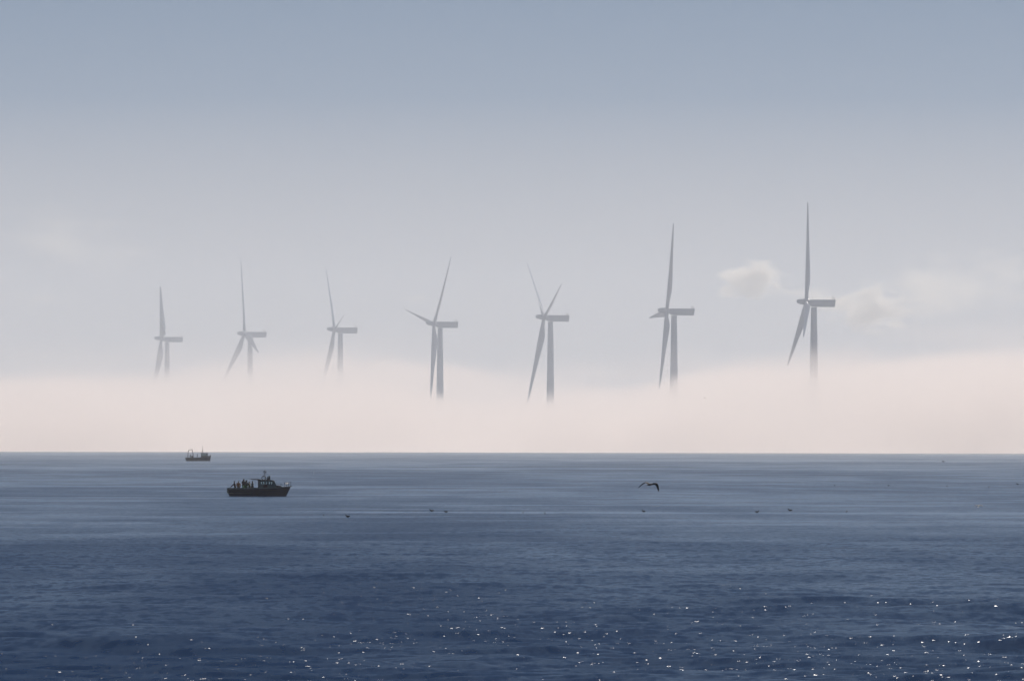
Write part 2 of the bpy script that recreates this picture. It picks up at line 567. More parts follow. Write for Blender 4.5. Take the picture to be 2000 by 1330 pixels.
def fog_material():
    m = bpy.data.materials.new('fog')
    t, N, L = nodes(m)

    def mth(op, a, b=None, c=None, clamp=False):
        n = N.new('ShaderNodeMath')
        n.operation = op
        n.use_clamp = clamp
        for i, x in enumerate((a, b, c)):
            if x is None:
                continue
            if isinstance(x, (int, float)):
                n.inputs[i].default_value = x
            else:
                L.new(x, n.inputs[i])
        return n.outputs[0]

    def smooth(x, a, b, lo=0.0, hi=1.0):
        n = N.new('ShaderNodeMapRange')
        n.interpolation_type = 'SMOOTHSTEP'
        for k, v in (('From Min', a), ('From Max', b), ('To Min', lo), ('To Max', hi)):
            n.inputs[k].default_value = v
        L.new(x, n.inputs['Value'])
        return n.outputs['Result']

    geo = N.new('ShaderNodeNewGeometry')
    P = geo.outputs['Position']
    sep = N.new('ShaderNodeSeparateXYZ')
    L.new(P, sep.inputs[0])
    x, y, z = sep.outputs
    drop = mth('MULTIPLY', mth('ADD', mth('MULTIPLY', x, x), mth('MULTIPLY', y, y)), 1 / (2 * EARTH))
    h = mth('ADD', z, drop)

    def noise(sx, sy, sz, det):
        mp = N.new('ShaderNodeMapping')
        mp.inputs['Scale'].default_value = (1 / sx, 1 / sy, 1 / sz)
        L.new(P, mp.inputs['Vector'])
        nz = N.new('ShaderNodeTexNoise')
        nz.inputs['Scale'].default_value = 1.0
        nz.inputs['Detail'].default_value = det
        L.new(mp.outputs[0], nz.inputs['Vector'])
        return nz.outputs['Fac']

    def profile(pts):
        r = N.new('ShaderNodeValToRGB')
        r.color_ramp.interpolation = 'B_SPLINE'
        e = r.color_ramp.elements
        while len(e) < len(pts):
            e.new(0.5)
        for q, (xx, hh) in enumerate(pts):
            e[q].position = (xx + 500) / 1000
            e[q].color = (hh / 100,) * 3 + (1,)
        u = mth('MULTIPLY_ADD', x, 1 / 1000, 0.5, clamp=True)
        L.new(u, r.inputs['Fac'])
        return mth('MULTIPLY', r.outputs['Color'], 100.0)

    # the top of the bank (metres over the water): a near roll and a higher one behind it
    near = profile(FOG_NEAR)
    far = profile(FOG_FAR)
    k = smooth(y, 9060, 9380)
    top = mth('ADD', mth('MULTIPLY', near, mth('SUBTRACT', 1.0, k)), mth('MULTIPLY', far, k))
    top = mth('ADD', top, mth('MULTIPLY_ADD', noise(90, 2600, 200, 3), 26.0, -13.0))
    top = mth('ADD', top, mth('MULTIPLY_ADD', noise(70, 300, 60, 3), 22.0, -11.0))
    top = mth('ADD', top, mth('MULTIPLY_ADD', noise(26, 170, 22, 3), 14.0, -7.0))
    d = mth('MULTIPLY', smooth(mth('SUBTRACT', top, h), -15.0, 15.0), smooth(y, 6950, 7120))
    d = mth('MULTIPLY', d, smooth(h, 50, 4, 0.6, 1.0))
    d = mth('MULTIPLY', d, smooth(noise(110, 420, 22, 3), 0.32, 0.68, 0.45, 1.45))
    # torn wisps drifting off the top
    wisp = mth('MULTIPLY', smooth(mth('SUBTRACT', top, h), -42.0, 2.0), smooth(noise(150, 800, 26, 4), 0.47, 0.68, 0.0, 0.07))
    wisp = mth('MULTIPLY', wisp, smooth(y, 7300, 8200))
    d = mth('MULTIPLY', mth('MAXIMUM', d, wisp), FOG_D)
    out = N.new('ShaderNodeOutputMaterial')
    pv = N.new('ShaderNodeVolumePrincipled')
    pv.inputs['Color'].default_value = (0.965, 0.885, 0.848, 1)
    pv.inputs['Anisotropy'].default_value = FOG_G
    L.new(d, pv.inputs['Density'])
    L.new(pv.outputs['Volume'], out.inputs['Volume'])
    m.cycles.volume_step_rate = 0.17
    return m


fog = volume_box('fog_bank', -1500, 1500, 6900, 13000, -15.2, 112, fog_material())
tag(fog, kind='stuff')

# ------------------------------------------------------------------ clouds far beyond the haze
def cloud_material():
    m = bpy.data.materials.new('cloud')
    t, N, L = nodes(m)
    tc = N.new('ShaderNodeTexCoord')
    oi = N.new('ShaderNodeObjectInfo')
    ln = N.new('ShaderNodeVectorMath')
    ln.operation = 'LENGTH'
    L.new(tc.outputs['Object'], ln.inputs[0])
    nz = N.new('ShaderNodeTexNoise')
    nz.noise_dimensions = '4D'
    nz.inputs['Scale'].default_value = 2.7
    nz.inputs['Detail'].default_value = 5
    nz.inputs['Roughness'].default_value = 0.6
    L.new(tc.outputs['Object'], nz.inputs['Vector'])
    w_ = N.new('ShaderNodeMath')
    w_.operation = 'MULTIPLY'
    w_.inputs[1].default_value = 37.0
    L.new(oi.outputs['Random'], w_.inputs[0])
    L.new(w_.outputs[0], nz.inputs['W'])
    a = N.new('ShaderNodeMath')
    a.operation = 'MULTIPLY_ADD'
    a.inputs[1].default_value = 4.2
    L.new(nz.outputs['Fac'], a.inputs[0])
    b = N.new('ShaderNodeMath')
    b.operation = 'MULTIPLY_ADD'
    b.inputs[1].default_value = -2.2
    b.inputs[2].default_value = -1.15
    L.new(ln.outputs['Value'], b.inputs[0])
    L.new(b.outputs[0], a.inputs[2])
    mr = N.new('ShaderNodeMapRange')
    mr.interpolation_type = 'SMOOTHSTEP'
    mr.inputs['From Min'].default_value = 0.0
    mr.inputs['From Max'].default_value = 1.0
    mr.inputs['To Max'].default_value = 1.0
    L.new(a.outputs[0], mr.inputs['Value'])
    sep = N.new('ShaderNodeSeparateColor')
    L.new(oi.outputs['Color'], sep.inputs[0])
    d = N.new('ShaderNodeMath')
    d.operation = 'MULTIPLY'
    L.new(mr.outputs['Result'], d.inputs[0])
    L.new(sep.outputs[0], d.inputs[1])
    pv = N.new('ShaderNodeVolumePrincipled')
    pv.inputs['Color'].default_value = (1.0, 0.965, 0.90, 1)
    pv.inputs['Anisotropy'].default_value = 0.68
    L.new(d.outputs[0], pv.inputs['Density'])
    out = N.new('ShaderNodeOutputMaterial')
    L.new(pv.outputs['Volume'], out.inputs['Volume'])
    m.cycles.volume_step_rate = 0.6
    return m


CM = cloud_material()
CLOUDS = [  # centre pixel, half width, half height (px), density, label
    (1465, 545, 125, 64, 0.10, 'small cream cumulus cloud hanging just left of the largest turbine'),
    (1700, 598, 155, 76, 0.09, 'arched cream cloud just right of the largest turbine'),
    (1585, 575, 110, 34, 0.012, 'thin pale cloud wisp behind the largest turbine'),
    (1880, 560, 290, 120, 0.007, 'broad faint cloud bank on the right, above the highest fog'),
    (150, 480, 310, 115, 0.0018, 'broad faint cloud high on the left, above the faintest turbine'),
    (80, 585, 120, 35, 0.004, 'low faint cloud streak left of the faintest turbine'),
    (815, 585, 60, 20, 0.008, 'tiny cream cloud beside the blade that points left'),
]
CD = 40000.0
for i, (cx, cy_, hw, hh, dn, lab) in enumerate(CLOUDS):
    bm = bmesh.new()
    bmesh.ops.create_icosphere(bm, subdivisions=4, radius=1.0)
    for v in bm.verts:
        c = v.co
        v.co *= 1.0 + 0.10 * math.sin(5 * c.x + i) * math.cos(4 * c.z + 2 * i)
    me = bpy.data.meshes.new('cloud')
    bm.to_mesh(me)
    bm.free()
    o = bpy.data.objects.new('cloud', me)
    COL.objects.link(o)
    me.materials.append(CM)
    o.location = spot(cx, cy_, CD)
    hw, hh = hw * 1.2, hh * 1.2
    o.scale = (hw * CD / FPX, max(hw, hh * 1.6) * CD / FPX * 0.8, hh * CD / FPX)
    o.color = (dn, dn, dn, 1)
    tag(o, lab, 'cloud', 'clouds low in the sky behind the turbines')

# ------------------------------------------------------------------ wind turbines
BLADE_L = 60.0


def blade_mesh():
    fatter = 1.1
    st = [(1.0, 2.3, 2.3), (3.0, 2.3, 2.3), (5.5, 2.7, 2.1), (8.5, 3.7, 1.6), (12, 4.5, 1.15), (15, 4.6, 0.95),
          (20, 4.15, 0.75), (27, 3.4, 0.55), (35, 2.65, 0.40), (44, 1.95, 0.28), (52, 1.4, 0.19), (57, 1.0, 0.13),
          (59.2, 0.72, 0.09), (60, 0.3, 0.05)]
    rings = []
    n = 16
    for (r, c, th) in st:
        c *= fatter if r > 6 else 1
        tw = R(9) * max(0, 1 - r / 45)
        f = min(1, max(0, (r - 3) / 9))
        ring = []
        for k in range(n):
            a = 2 * math.pi * k / n
            cx = math.cos(a)
            # round root, airfoil outboard with the thick part near the leading edge
            x = (0.5 * c * cx) + f * (0.5 - 0.28) * c
            thick = 0.5 * th * math.sin(a) * (1 - f * 0.45 * (cx + 0.2) * (1 if cx > -0.2 else 0))
            ring.append((x * math.cos(tw) - thick * math.sin(tw), x * math.sin(tw) + thick * math.cos(tw), r))
        rings.append(ring)
    b = MB()
    b.loft(rings)
    return b


def make_turbine():
    root = empty('wind_turbine', (0, 0, 0))
    b = MB()
    n = 40
    prof = [(-12, 2.75), (0, 2.75), (18, 2.7), (45, 2.45), (70, 2.05), (86.0, 1.72)]
    b.loft([[(r * math.cos(2 * math.pi * k / n), r * math.sin(2 * math.pi * k / n), z) for k in range(n)] for z, r in prof])
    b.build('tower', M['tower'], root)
    # nacelle, measured from the hub centre at x = -4.4
    b = MB()

    def sec(x, z0, z1, hw, ch):
        pts = [(-hw + ch, z0), (hw - ch, z0), (hw, z0 + ch), (hw, z1 - ch), (hw - ch, z1), (-hw + ch, z1), (-hw, z1 - ch), (-hw, z0 + ch)]
        return [(x + (z - z0) * (0.14 if x > 10 else 0.0), y, z) for y, z in pts]
    b.loft([sec(-2.9, -1.7, 1.3, 1.5, 0.5), sec(-2.2, -2.4, 1.42, 1.8, 0.45), sec(0.0, -2.85, 1.45, 2.0, 0.4),
            sec(6.0, -2.9, 1.45, 2.05, 0.35), sec(11.9, -2.9, 1.42, 2.05, 0.3), sec(12.2, -2.85, 1.38, 1.95, 0.3)])
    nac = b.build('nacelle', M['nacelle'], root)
    nac.location = (0, 0, 89)
    b = MB()
    b.box(-2.0, 11.6, -2.09, 2.09, -0.75, -0.60)
    b.build('trim_strip', M['steel'], nac, smooth=False)
    b = MB()
    for y in (-1.1, 1.1):
        b.tube([(11.2, y, 1.35), (11.2, y, 3.1)], 0.13)
        b.tube([(12.1, y, 1.35), (12.15, y, 2.7)], 0.10)
        b.tube([(11.2, y, 2.3), (12.1, y, 2.3)], 0.07)
    b.tube([(11.2, -1.3, 3.0), (11.2, 1.3, 3.0)], 0.1)
    b.build('wind_sensor', M['steel'], nac)
    # spinner, its axis tilted up by 5.3 degrees
    b = MB()
    n = 28
    prof = [(-5.9, 0.25), (-5.75, 0.75), (-5.2, 1.15), (-3.8, 1.5), (-2.0, 1.78), (0.0, 1.9), (1.3, 1.85), (1.7, 1.6)]
    b.loft([[(x, r * math.cos(2 * math.pi * k / n), r * math.sin(2 * math.pi * k / n)) for k in range(n)] for x, r in prof])
    hub = b.build('hub', M['nacelle'], root)
    hub.matrix_local = Matrix.Translation((-4.4, 0, 89)) @ Matrix.Rotation(R(5.3), 4, 'Y')
    bb = blade_mesh()
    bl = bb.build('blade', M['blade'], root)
    return root, bl


def blade_matrix(phi, feather):
    tau, cone = R(5.3), R(4)
    a = Vector((-math.cos(tau), 0, math.sin(tau)))
    u = Vector((math.sin(tau), 0, math.cos(tau)))
    tt = Vector((0, -1, 0))
    d = ((math.cos(phi) * u + math.sin(phi) * tt) * math.cos(cone) + a * math.sin(cone)).normalized()
    ch = -a - d * (-a).dot(d)
    ch.normalize()
    ch = Quaternion(d, feather) @ ch
    th = d.cross(ch)
    m = Matrix((ch, th, d)).transposed().to_4x4()
    return Matrix.Translation((-4.4, 0, 89)) @ m


TURB = [  # hub pixel, distance, yaw, rotor angle, feather, label
    ((315.7, 663.8), 10480, 1.5, -45, 6, 'faintest grey wind turbine farthest left, broad blade straight up, foot lost in fog'),
    ((477.7, 653.7), 9961, 16, -15, 50, 'grey wind turbine with needle-thin top blade and a blade crossing in front of its tower'),
    ((653.4, 644.8), 9664, 10, -40, 50, 'grey turbine with short stub of a third blade above its nacelle, third from left'),
    ((847.8, 632.8), 9050, 17.5, 40, 46, 'grey wind turbine with one blade pointing out to the left, one leaning right'),
    ((1062.7, 619.5), 8728, 14, -51, 40, 'grey wind turbine whose two thin upper blades form a V above the hub'),
    ((1302.7, 606.0), 8070, 6.5, 26, 42, 'grey wind turbine with tall upright blade and short blade stub under its nose'),
    ((1575.0, 588.0), 7656, 4.5, -9, 44, 'largest grey wind turbine, farthest right, two blades hanging down beside its tower'),
]
proto, proto_blade = make_turbine()
proto_parts = [c for c in proto.children if c is not proto_blade]
for i, ((hx, hy), D, yaw, phi, fe, lab) in enumerate(TURB):
    p = spot(hx, hy, D)
    rz = R(yaw) - math.atan2(p.x, p.y)
    base = p + Matrix.Rotation(rz, 3, 'Z') @ Vector((4.4, 0, 0)) - Vector((0, 0, 89))
    if i == 0:
        tr = proto
        blades = [proto_blade]
    else:
        tr = proto.copy()
        COL.objects.link(tr)
        for c in proto_parts:
            k = c.copy()
            COL.objects.link(k)
            k.parent = tr
            for g in c.children:
                s = g.copy()
                COL.objects.link(s)
                s.parent = k
        blades = []
    while len(blades) < 3:
        k = proto_blade.copy()
        COL.objects.link(k)
        k.parent = tr
        blades.append(k)
    for q, k in enumerate(blades):
        k.matrix_local = blade_matrix(R(phi + 120 * q), R(fe))
    tr.location = base
    tr.rotation_euler = (0, 0, rz)
    tag(tr, lab, 'wind turbine', 'wind turbines standing in the fog bank')

# ------------------------------------------------------------------ people
def skin_object(name, joints, edges, mat, parent=None, sub=2):
    names = list(joints)
    idx = {k: i for i, k in enumerate(names)}
    me = bpy.data.meshes.new(name)
    me.from_pydata([joints[k][0] for k in names], [(idx[a], idx[b]) for a, b in edges], [])
    o = bpy.data.objects.new(name, me)
    COL.objects.link(o)
    md = o.modifiers.new('skin', 'SKIN')
    md.use_smooth_shade = True
    sv = me.skin_vertices[0].data
    for k in names:
        r = joints[k][1]
        sv[idx[k]].radius = r if isinstance(r, tuple) else (r, r)
    sv[0].use_root = True
    s = o.modifiers.new('sub', 'SUBSURF')
    s.levels = s.render_levels = sub
    me.materials.append(mat)
    if parent:
        o.parent = parent
    return o


def person(loc, face, label, jacket, trousers, lean=(0, 0), sit=0.0, scale=1.0, arms=None, hood=None, group=None, look=0.0):
    """Figure facing local +x; face turns it about z. lean moves the chest, sit lowers the pelvis with bent knees."""
    lx, ly = lean
    pz = 0.94 - sit
    J = {}
    J['pelvis'] = ((0, 0, pz), (0.13, 0.15))
    J['waist'] = ((lx * 0.3, ly * 0.3, pz + 0.16), (0.12, 0.14))
    J['chest'] = ((lx * 0.75, ly * 0.75, pz + 0.38), (0.13, 0.16))
    J['neck'] = ((lx, ly, pz + 0.54), 0.058)
    hx, hy, hz = lx * 1.15 + 0.01, ly * 1.15, pz + 0.62
    J['jaw'] = ((hx + 0.015, hy, hz), (0.068, 0.062))
    J['skull'] = ((hx + 0.01, hy, hz + 0.10), (0.085, 0.078))
    J['crown'] = ((hx, hy, hz + 0.165), (0.06, 0.058))
    J['nose'] = ((hx + 0.108, hy, hz + 0.05), 0.013)
    E = [('pelvis', 'waist'), ('waist', 'chest'), ('chest', 'neck'), ('neck', 'jaw'), ('jaw', 'skull'), ('skull', 'crown'), ('skull', 'nose')]
    for sgn, k in ((1, 'l'), (-1, 'r')):
        J['ear' + k] = ((hx, hy + sgn * 0.088, hz + 0.06), 0.016)
        E.append(('skull', 'ear' + k))
        sh = Vector((lx * 0.9, ly * 0.9 + sgn * 0.19, pz + 0.47))
        el, wr = (arms or {}).get(k, ((0.05, sgn * 0.27, 0.2), (0.22, sgn * 0.2, 0.02)))
        el, wr = Vector((el[0] + lx * 0.7, el[1] + ly * 0.7, el[2] + pz)), Vector((wr[0] + lx * 0.6, wr[1] + ly * 0.6, wr[2] + pz))
        J['sh' + k] = (tuple(sh), 0.07)
        J['el' + k] = (tuple(el), 0.046)
        J['wr' + k] = (tuple(wr), 0.030)
        d = (wr - el).normalized()
        side = d.cross(Vector((0, 0, 1)))
        side = side.normalized() if side.length > 0.05 else Vector((0, 1, 0))
        nrm = side.cross(d).normalized()
        pm = wr + d * 0.075
        J['palm' + k] = (tuple(pm), (0.040, 0.018))
        E += [('chest', 'sh' + k), ('sh' + k, 'el' + k), ('el' + k, 'wr' + k), ('wr' + k, 'palm' + k)]
        for q, (off, ln) in enumerate(((-0.030, 0.070), (-0.010, 0.082), (0.010, 0.077), (0.029, 0.060))):
            a = pm + d * 0.03 + side * off
            J['fa%s%d' % (k, q)] = (tuple(a), 0.009)
            J['fb%s%d' % (k, q)] = (tuple(a + d * ln * 0.6 - nrm * 0.012), 0.0085)
            J['fc%s%d' % (k, q)] = (tuple(a + d * ln * 0.85 - nrm * 0.036), 0.007)
            E += [('palm' + k, 'fa%s%d' % (k, q)), ('fa%s%d' % (k, q), 'fb%s%d' % (k, q)), ('fb%s%d' % (k, q), 'fc%s%d' % (k, q))]
        a = pm - d * 0.03 + side * (-0.045)
        J['ta' + k] = (tuple(a), 0.011)
        J['tb' + k] = (tuple(a + d * 0.045 - side * 0.02 - nrm * 0.01), 0.009)
        E += [('palm' + k, 'ta' + k), ('ta' + k, 'tb' + k)]
        kz = 0.5 - sit * 0.12
        kx = math.sqrt(max(0.0, 0.45 ** 2 - (0.45 - sit * 0.5) ** 2)) if sit > 0 else 0.03
        J['hip' + k] = ((0.0, sgn * 0.10, pz - 0.03), 0.088)
        J['kn' + k] = ((kx, sgn * 0.13, kz), 0.06)
        J['an' + k] = ((0.0, sgn * 0.14, 0.09), 0.042)
        J['toe' + k] = ((0.17, sgn * 0.16, 0.035), (0.036, 0.045))
        E += [('pelvis', 'hip' + k), ('hip' + k, 'kn' + k), ('kn' + k, 'an' + k), ('an' + k, 'toe' + k)]
    body = skin_object('person', J, E, M['skin'])
    tag(body, label, 'person', group)
    body.location = loc
    body.rotation_euler = (0, 0, face)
    body.scale = (scale,) * 3

    def grow(k, f, add):
        p, r = J[k]
        r = r if isinstance(r, tuple) else (r, r)
        return (p, tuple(x * f + add for x in r))
    G = {k: grow(k, 1.06, 0.025) for k in ('pelvis', 'waist', 'chest')}
    G['collar'] = ((lx * 1.0, ly, pz + 0.52), (0.085, 0.085))
    ge = [('pelvis', 'waist'), ('waist', 'chest'), ('chest', 'collar')]
    for k in 'lr':
        for a in ('sh', 'el', 'wr'):
            G[a + k] = grow(a + k, 1.1, 0.018)
        ge += [('chest', 'sh' + k), ('sh' + k, 'el' + k), ('el' + k, 'wr' + k)]
    skin_object('jacket', G, ge, jacket, body)
    G = {'pelvis': grow('pelvis', 1.0, 0.012)}
    ge = []
    for k in 'lr':
        for a in ('hip', 'kn', 'an'):
            G[a + k] = grow(a + k, 1.1, 0.016)
        ge += [('pelvis', 'hip' + k), ('hip' + k, 'kn' + k), ('kn' + k, 'an' + k)]
    skin_object('trousers', G, ge, trousers, body)
    # hair or hood: a cap over the back and top of the skull
    b = MB()
    rings = []
    rr = (0.105, 0.098) if hood is None else (0.122, 0.118)
    for i in range(8):
        a = R(-35 + 125 * i / 7)
        rings.append([(hx - 0.012 + rr[0] * math.cos(a) * math.cos(q) * (0.72 if math.cos(q) > 0.3 and a < 0.5 else 1.0), hy + rr[1] * math.cos(a) * math.sin(q),
                       hz + 0.095 + rr[0] * 1.12 * math.sin(a)) for q in (2 * math.pi * k / 16 for k in range(16))])
    b.loft(rings)
    if hood is not None:
        b.tube([(hx - 0.06, hy, hz + 0.05), (lx - 0.07, ly, pz + 0.5)], [0.10, 0.10], 12)
    b.build('hair' if hood is None else 'hood', M['hair'] if hood is None else hood, body)
    for sgn in (-1, 1):
        b = MB()
        b.ball((hx + 0.086, hy + sgn * 0.032, hz + 0.075), 0.012, 0.016, 0.010, 8, 5)
        b.build('eye', M['black'], body)
    return body


# ------------------------------------------------------------------ near boat
P0 = on_sea(508, 970.5)


def hull_sections(xs, keel, half, sheer, wl_rake):
    pass


def near_boat():
    root = empty('motor_boat', P0, R(2.0) - math.atan2(P0.x, P0.y))
    tag(root, 'dark blue motor boat with grey cabin and six people standing at its stern', 'boat')
    # stations: x at deck, x at waterline, half beam at deck, sheer height
    ST = [(-4.36, -4.08, 1.25, 0.93), (-3.6, -3.5, 1.36, 0.93), (-2.4, -2.3, 1.42, 0.94), (-1.2, -1.1, 1.45, 0.96), (0, 0.0, 1.45, 0.99),
          (1.2, 1.1, 1.38, 1.03), (2.3, 2.05, 1.15, 1.09), (3.1, 2.75, 0.82, 1.15), (3.75, 3.3, 0.42, 1.19), (4.12, 3.55, 0.06, 1.22)]

    def pt(st, f, side, out=0.0):
        """point on the side: f = 0 waterline .. 1 deck edge."""
        xd, xw, hb, sh = st
        wbe = hb * (0.86 if xd < 2 else 0.86 - 0.3 * (xd - 2) / 2.1)
        return (xw + (xd - xw) * f, side * (wbe + (hb - wbe) * f ** 0.8 + out), sh * f)

    def ring(st, f0):
        r = [pt(st, f, -1) for f in (1.0, 0.75, 0.5, 0.25, f0)]
        xd, xw, hb, sh = st
        keel = (xw - 0.05, 0, -0.5)
        r += [(xw, -hb * 0.45, -0.35), keel, (xw, hb * 0.45, -0.35)]
        r += [pt(st, f, 1) for f in (f0, 0.25, 0.5, 0.75, 1.0)]
        return r
    b = MB()
    rings = [ring(s, 0.02) for s in ST]
    n = len(rings[0])
    v = [p for r in rings for p in r]
    f = []
    for i in range(len(rings) - 1):
        for j in range(n - 1):
            f.append((i * n + j, i * n + j + 1, (i + 1) * n + j + 1, (i + 1) * n + j))
    f.append(tuple(range(n)))
    f.append(tuple((len(rings) - 1) * n + j for j in reversed(range(n))))
    b.add(v, f)
    hull = b.build('hull', M['navy'], root)
    # boot stripe just proud of the hull at the waterline
    b = MB()
    for side in (-1, 1):
        lo = [pt(s, 0.0, side, 0.012) for s in ST]
        hi = [pt(s, 0.11, side, 0.012) for s in ST]
        m = len(ST)
        b.add(lo + hi, [(i, i + 1, m + i + 1, m + i) for i in range(m - 1)])
    b.build('boot_stripe', M['antifoul'], hull)
    b = MB()
    b.tube([pt(s, 0.80, -1, 0.02) for s in ST[:-1]], 0.035, 6)
    b.tube([pt(s, 0.80, 1, 0.02) for s in ST[:-1]], 0.035, 6)
    b.build('rubbing_strake', M['black'], hull)
    # bulwark: pale band above the hull, with a thickness
    b = MB()
    loops = []
    for side in (-1, 1):
        o_ = [(s[0], side * (s[2] - 0.01), s[3] + 0.004) for s in ST]
        t_ = [(s[0] + 0.01, side * (s[2] - 0.02), s[3] + (0.17 if s[0] < 2.2 else 0.10)) for s in ST]
        ti = [(s[0] - 0.02, side * max(0.0, s[2] - 0.10), s[3] + (0.17 if s[0] < 2.2 else 0.10)) for s in ST]
        i_ = [(s[0] - 0.02, side * max(0.0, s[2] - 0.10), s[3] - 0.55 if s[0] < 0 else s[3] - 0.02) for s in ST]
        m = len(ST)
        vv = o_ + t_ + ti + i_
        ff = []
        for q in range(3):
            ff += [(q * m + i, q * m + i + 1, (q + 1) * m + i + 1, (q + 1) * m + i) for i in range(m - 1)]
        b.add(vv, ff)
    b.box(-4.34, -4.24, -1.24, 1.24, 0.40, 1.09)
    b.build('gunwale', M['cabin'], root)
    b = MB()
    # aft cockpit sole and raised foredeck
    b.add([(s[0], sd * (s[2] - 0.06), 0.42) for s in ST[:6] for sd in (-1, 1)],
          [(2 * i, 2 * i + 1, 2 * i + 3, 2 * i + 2) for i in range(5)])
    b.build('deck', M['deck'], root, smooth=False)
    b = MB()
    b.add([(s[0], sd * max(0.03, s[2] - 0.04), s[3] + 0.02) for s in ST[4:] for sd in (-1, 1)],
          [(2 * i, 2 * i + 1, 2 * i + 3, 2 * i + 2) for i in range(len(ST) - 5)])
    b.build('foredeck', M['deck'], root, smooth=False)

    # cabin with real window openings in both sides
    b = MB()
    wz0, wz1, top = 1.60, 1.95, 2.10
    wins = [(0.12, 0.31), (0.42, 0.62), (0.80, 0.98), (1.18, 1.40), (1.49, 1.67)]
    hw = 1.02
    for side in (-1, 1):
        y0, y1 = sorted((side * hw, side * (hw - 0.05)))
        b.box(-0.15, 2.12, y0, y1, 1.0, wz0)
        x = -0.15
        for (a, c) in wins:
            b.box(x, a, y0, y1, wz0, wz1)
            x = c
        b.box(x, 1.86, y0, y1, wz0, wz1)
        b.box(-0.15, 1.86, y0, y1, wz1, top)
        # sloping front corner
        b.add([(1.86, y0, wz0), (2.12, y0, wz0), (1.86, y0, top), (1.86, y1, wz0), (2.12, y1, wz0), (1.86, y1, top)],
              [(0, 1, 2), (3, 5, 4), (0, 3, 4, 1), (1, 4, 5, 2), (0, 2, 5, 3)])
    b.box(2.07, 2.12, -hw + 0.05, hw - 0.05, 1.0, wz0)
    for y in (-hw + 0.05, -0.05, hw - 0.15):
        b.tube([(2.09, y + 0.05, wz0), (1.84, y + 0.05, top)], 0.05, 4)
    cab = b.build('cabin', M['cabin'], root, smooth=False)
    for (a, c) in wins:
        for side in (-1, 1):
            wb = MB()
            y = side * (hw - 0.03)
            wb.box(a, c, y - 0.004, y + 0.004, wz0, wz1)
            wb.build('window', M['glass'], cab, smooth=False)
    b = MB()
    b.box(0.42, 1.0, -hw - 0.03, -hw - 0.003, 1.04, 1.57)  # thin dark red panel on the outside of one cabin wall
    b.build('dark_sheet', M['sheet'], cab, smooth=False, bevel=0.01)
    b = MB()
    prof = [(-0.22, 2.06), (-0.22, 2.16), (0.3, 2.20), (1.2, 2.20), (1.75, 2.15), (1.97, 2.02), (1.92, 2.0), (1.70, 2.09), (0.3, 2.09)]
    for y0, y1 in ((-1.1, 1.1),):
        m = len(prof)
        b.add([(x, y0, z) for x, z in prof] + [(x, y1, z) for x, z in prof],
              [(i, (i + 1) % m, m + (i + 1) % m, m + i) for i in range(m)] + [tuple(range(m)), tuple(reversed(range(m, 2 * m)))])
    b.build('roof', M['dark'], cab, smooth=False, bevel=0.015)
    b = MB()
    b.tube([(0.1, -0.75, 2.20), (-0.3, -0.75, 2.24), (-1.2, -0.75, 2.28)], [0.085, 0.075, 0.055], 8)
    b.tube([(-1.2, -0.75, 2.28), (-1.62, -0.75, 2.37)], [0.03, 0.012], 6)
    b.tube([(-0.34, -0.75, 2.2), (-0.12, -0.75, 2.05), (-0.1, -0.75, 1.9)], 0.045, 6)
    b.build('boom', M['dark'], root)
    for y in (-1.0, 1.0):
        b = MB()
        b.tube([(-0.20, y, 1.05), (-0.19, y, 2.1)], 0.03, 6)
        b.build('roof_post', M['dark'], root)
    # gear on the roof
    b = MB()
    b.torus((0.52, -0.5, 2.44), 0.27, 0.05)
    b.box(0.40, 0.64, -0.53, -0.47, 2.12, 2.2)
    b.build('life_ring', M['dark'], root)
    b = MB()
    b.box(0.95, 1.38, -0.55, 0.1, 2.20, 2.42)
    b.box(1.20, 1.38, -0.5, 0.05, 2.42, 2.70)
    b.tube([(0.98, -0.25, 2.40), (1.03, -0.25, 2.60), (1.2, -0.25, 2.68)], 0.05, 6)
    lk = b.build('roof_locker', M['dark'], root, smooth=False, bevel=0.03)
    b = MB()
    b.ball((1.12, -0.36, 2.50), 0.11, 0.11, 0.075)
    b.build('lamp', M['chrome'], lk)
    b = MB()
    b.tube([(0.66, 0, 2.15), (0.66, 0, 3.52)], [0.04, 0.022], 8)
    b.tube([(0.38, 0, 3.02), (0.94, 0, 3.02)], 0.02, 6)
    b.tube([(0.40, 0, 3.0), (0.39, 0, 3.5)], 0.012, 6)
    b.tube([(0.92, 0, 3.0), (0.94, 0, 3.36)], 0.010, 6)
    b.tube([(0.4, 0, 2.2), (0.66, 0, 3.0)], 0.015, 6)
    b.tube([(0.95, 0, 2.2), (0.66, 0, 3.0)], 0.015, 6)
    mast = b.build('mast', M['steel'], root)
    b = MB()
    b.ball((0.69, 0, 3.30), 0.13, 0.13, 0.13)
    b.build('radar_reflector', M['chrome'], mast)
    b = MB()
    b.torus((0.68, 0, 3.27), 0.16, 0.028)
    b.build('guard_ring', M['dark'], mast)
    # trunk cabin on the foredeck
    b = MB()
    prof = [(2.13, 1.05), (2.13, 1.44), (2.45, 1.45), (2.82, 1.38), (3.08, 1.2), (3.12, 1.1)]
    m = len(prof)
    b.add([(x, -0.6 + 0.1 * (x - 2.1), z) for x, z in prof] + [(x, 0.6 - 0.1 * (x - 2.1), z) for x, z in prof],
          [(i, (i + 1) % m, m + (i + 1) % m, m + i) for i in range(m)] + [tuple(range(m)), tuple(reversed(range(m, 2 * m)))])
    b.build('trunk_cabin', M['dark'], root, smooth=False, bevel=0.03)
    for y in (-0.66, 0.66):
        b = MB()
        b.tube([(2.15, y, 1.63), (2.85, y, 1.63), (3.1, y, 1.42)], 0.018, 6)
        for x in (2.2, 2.5, 2.82):
            b.tube([(x, y, 1.15), (x, y, 1.63)], 0.016, 6)
        b.build('grab_rail', M['cabin'], root)
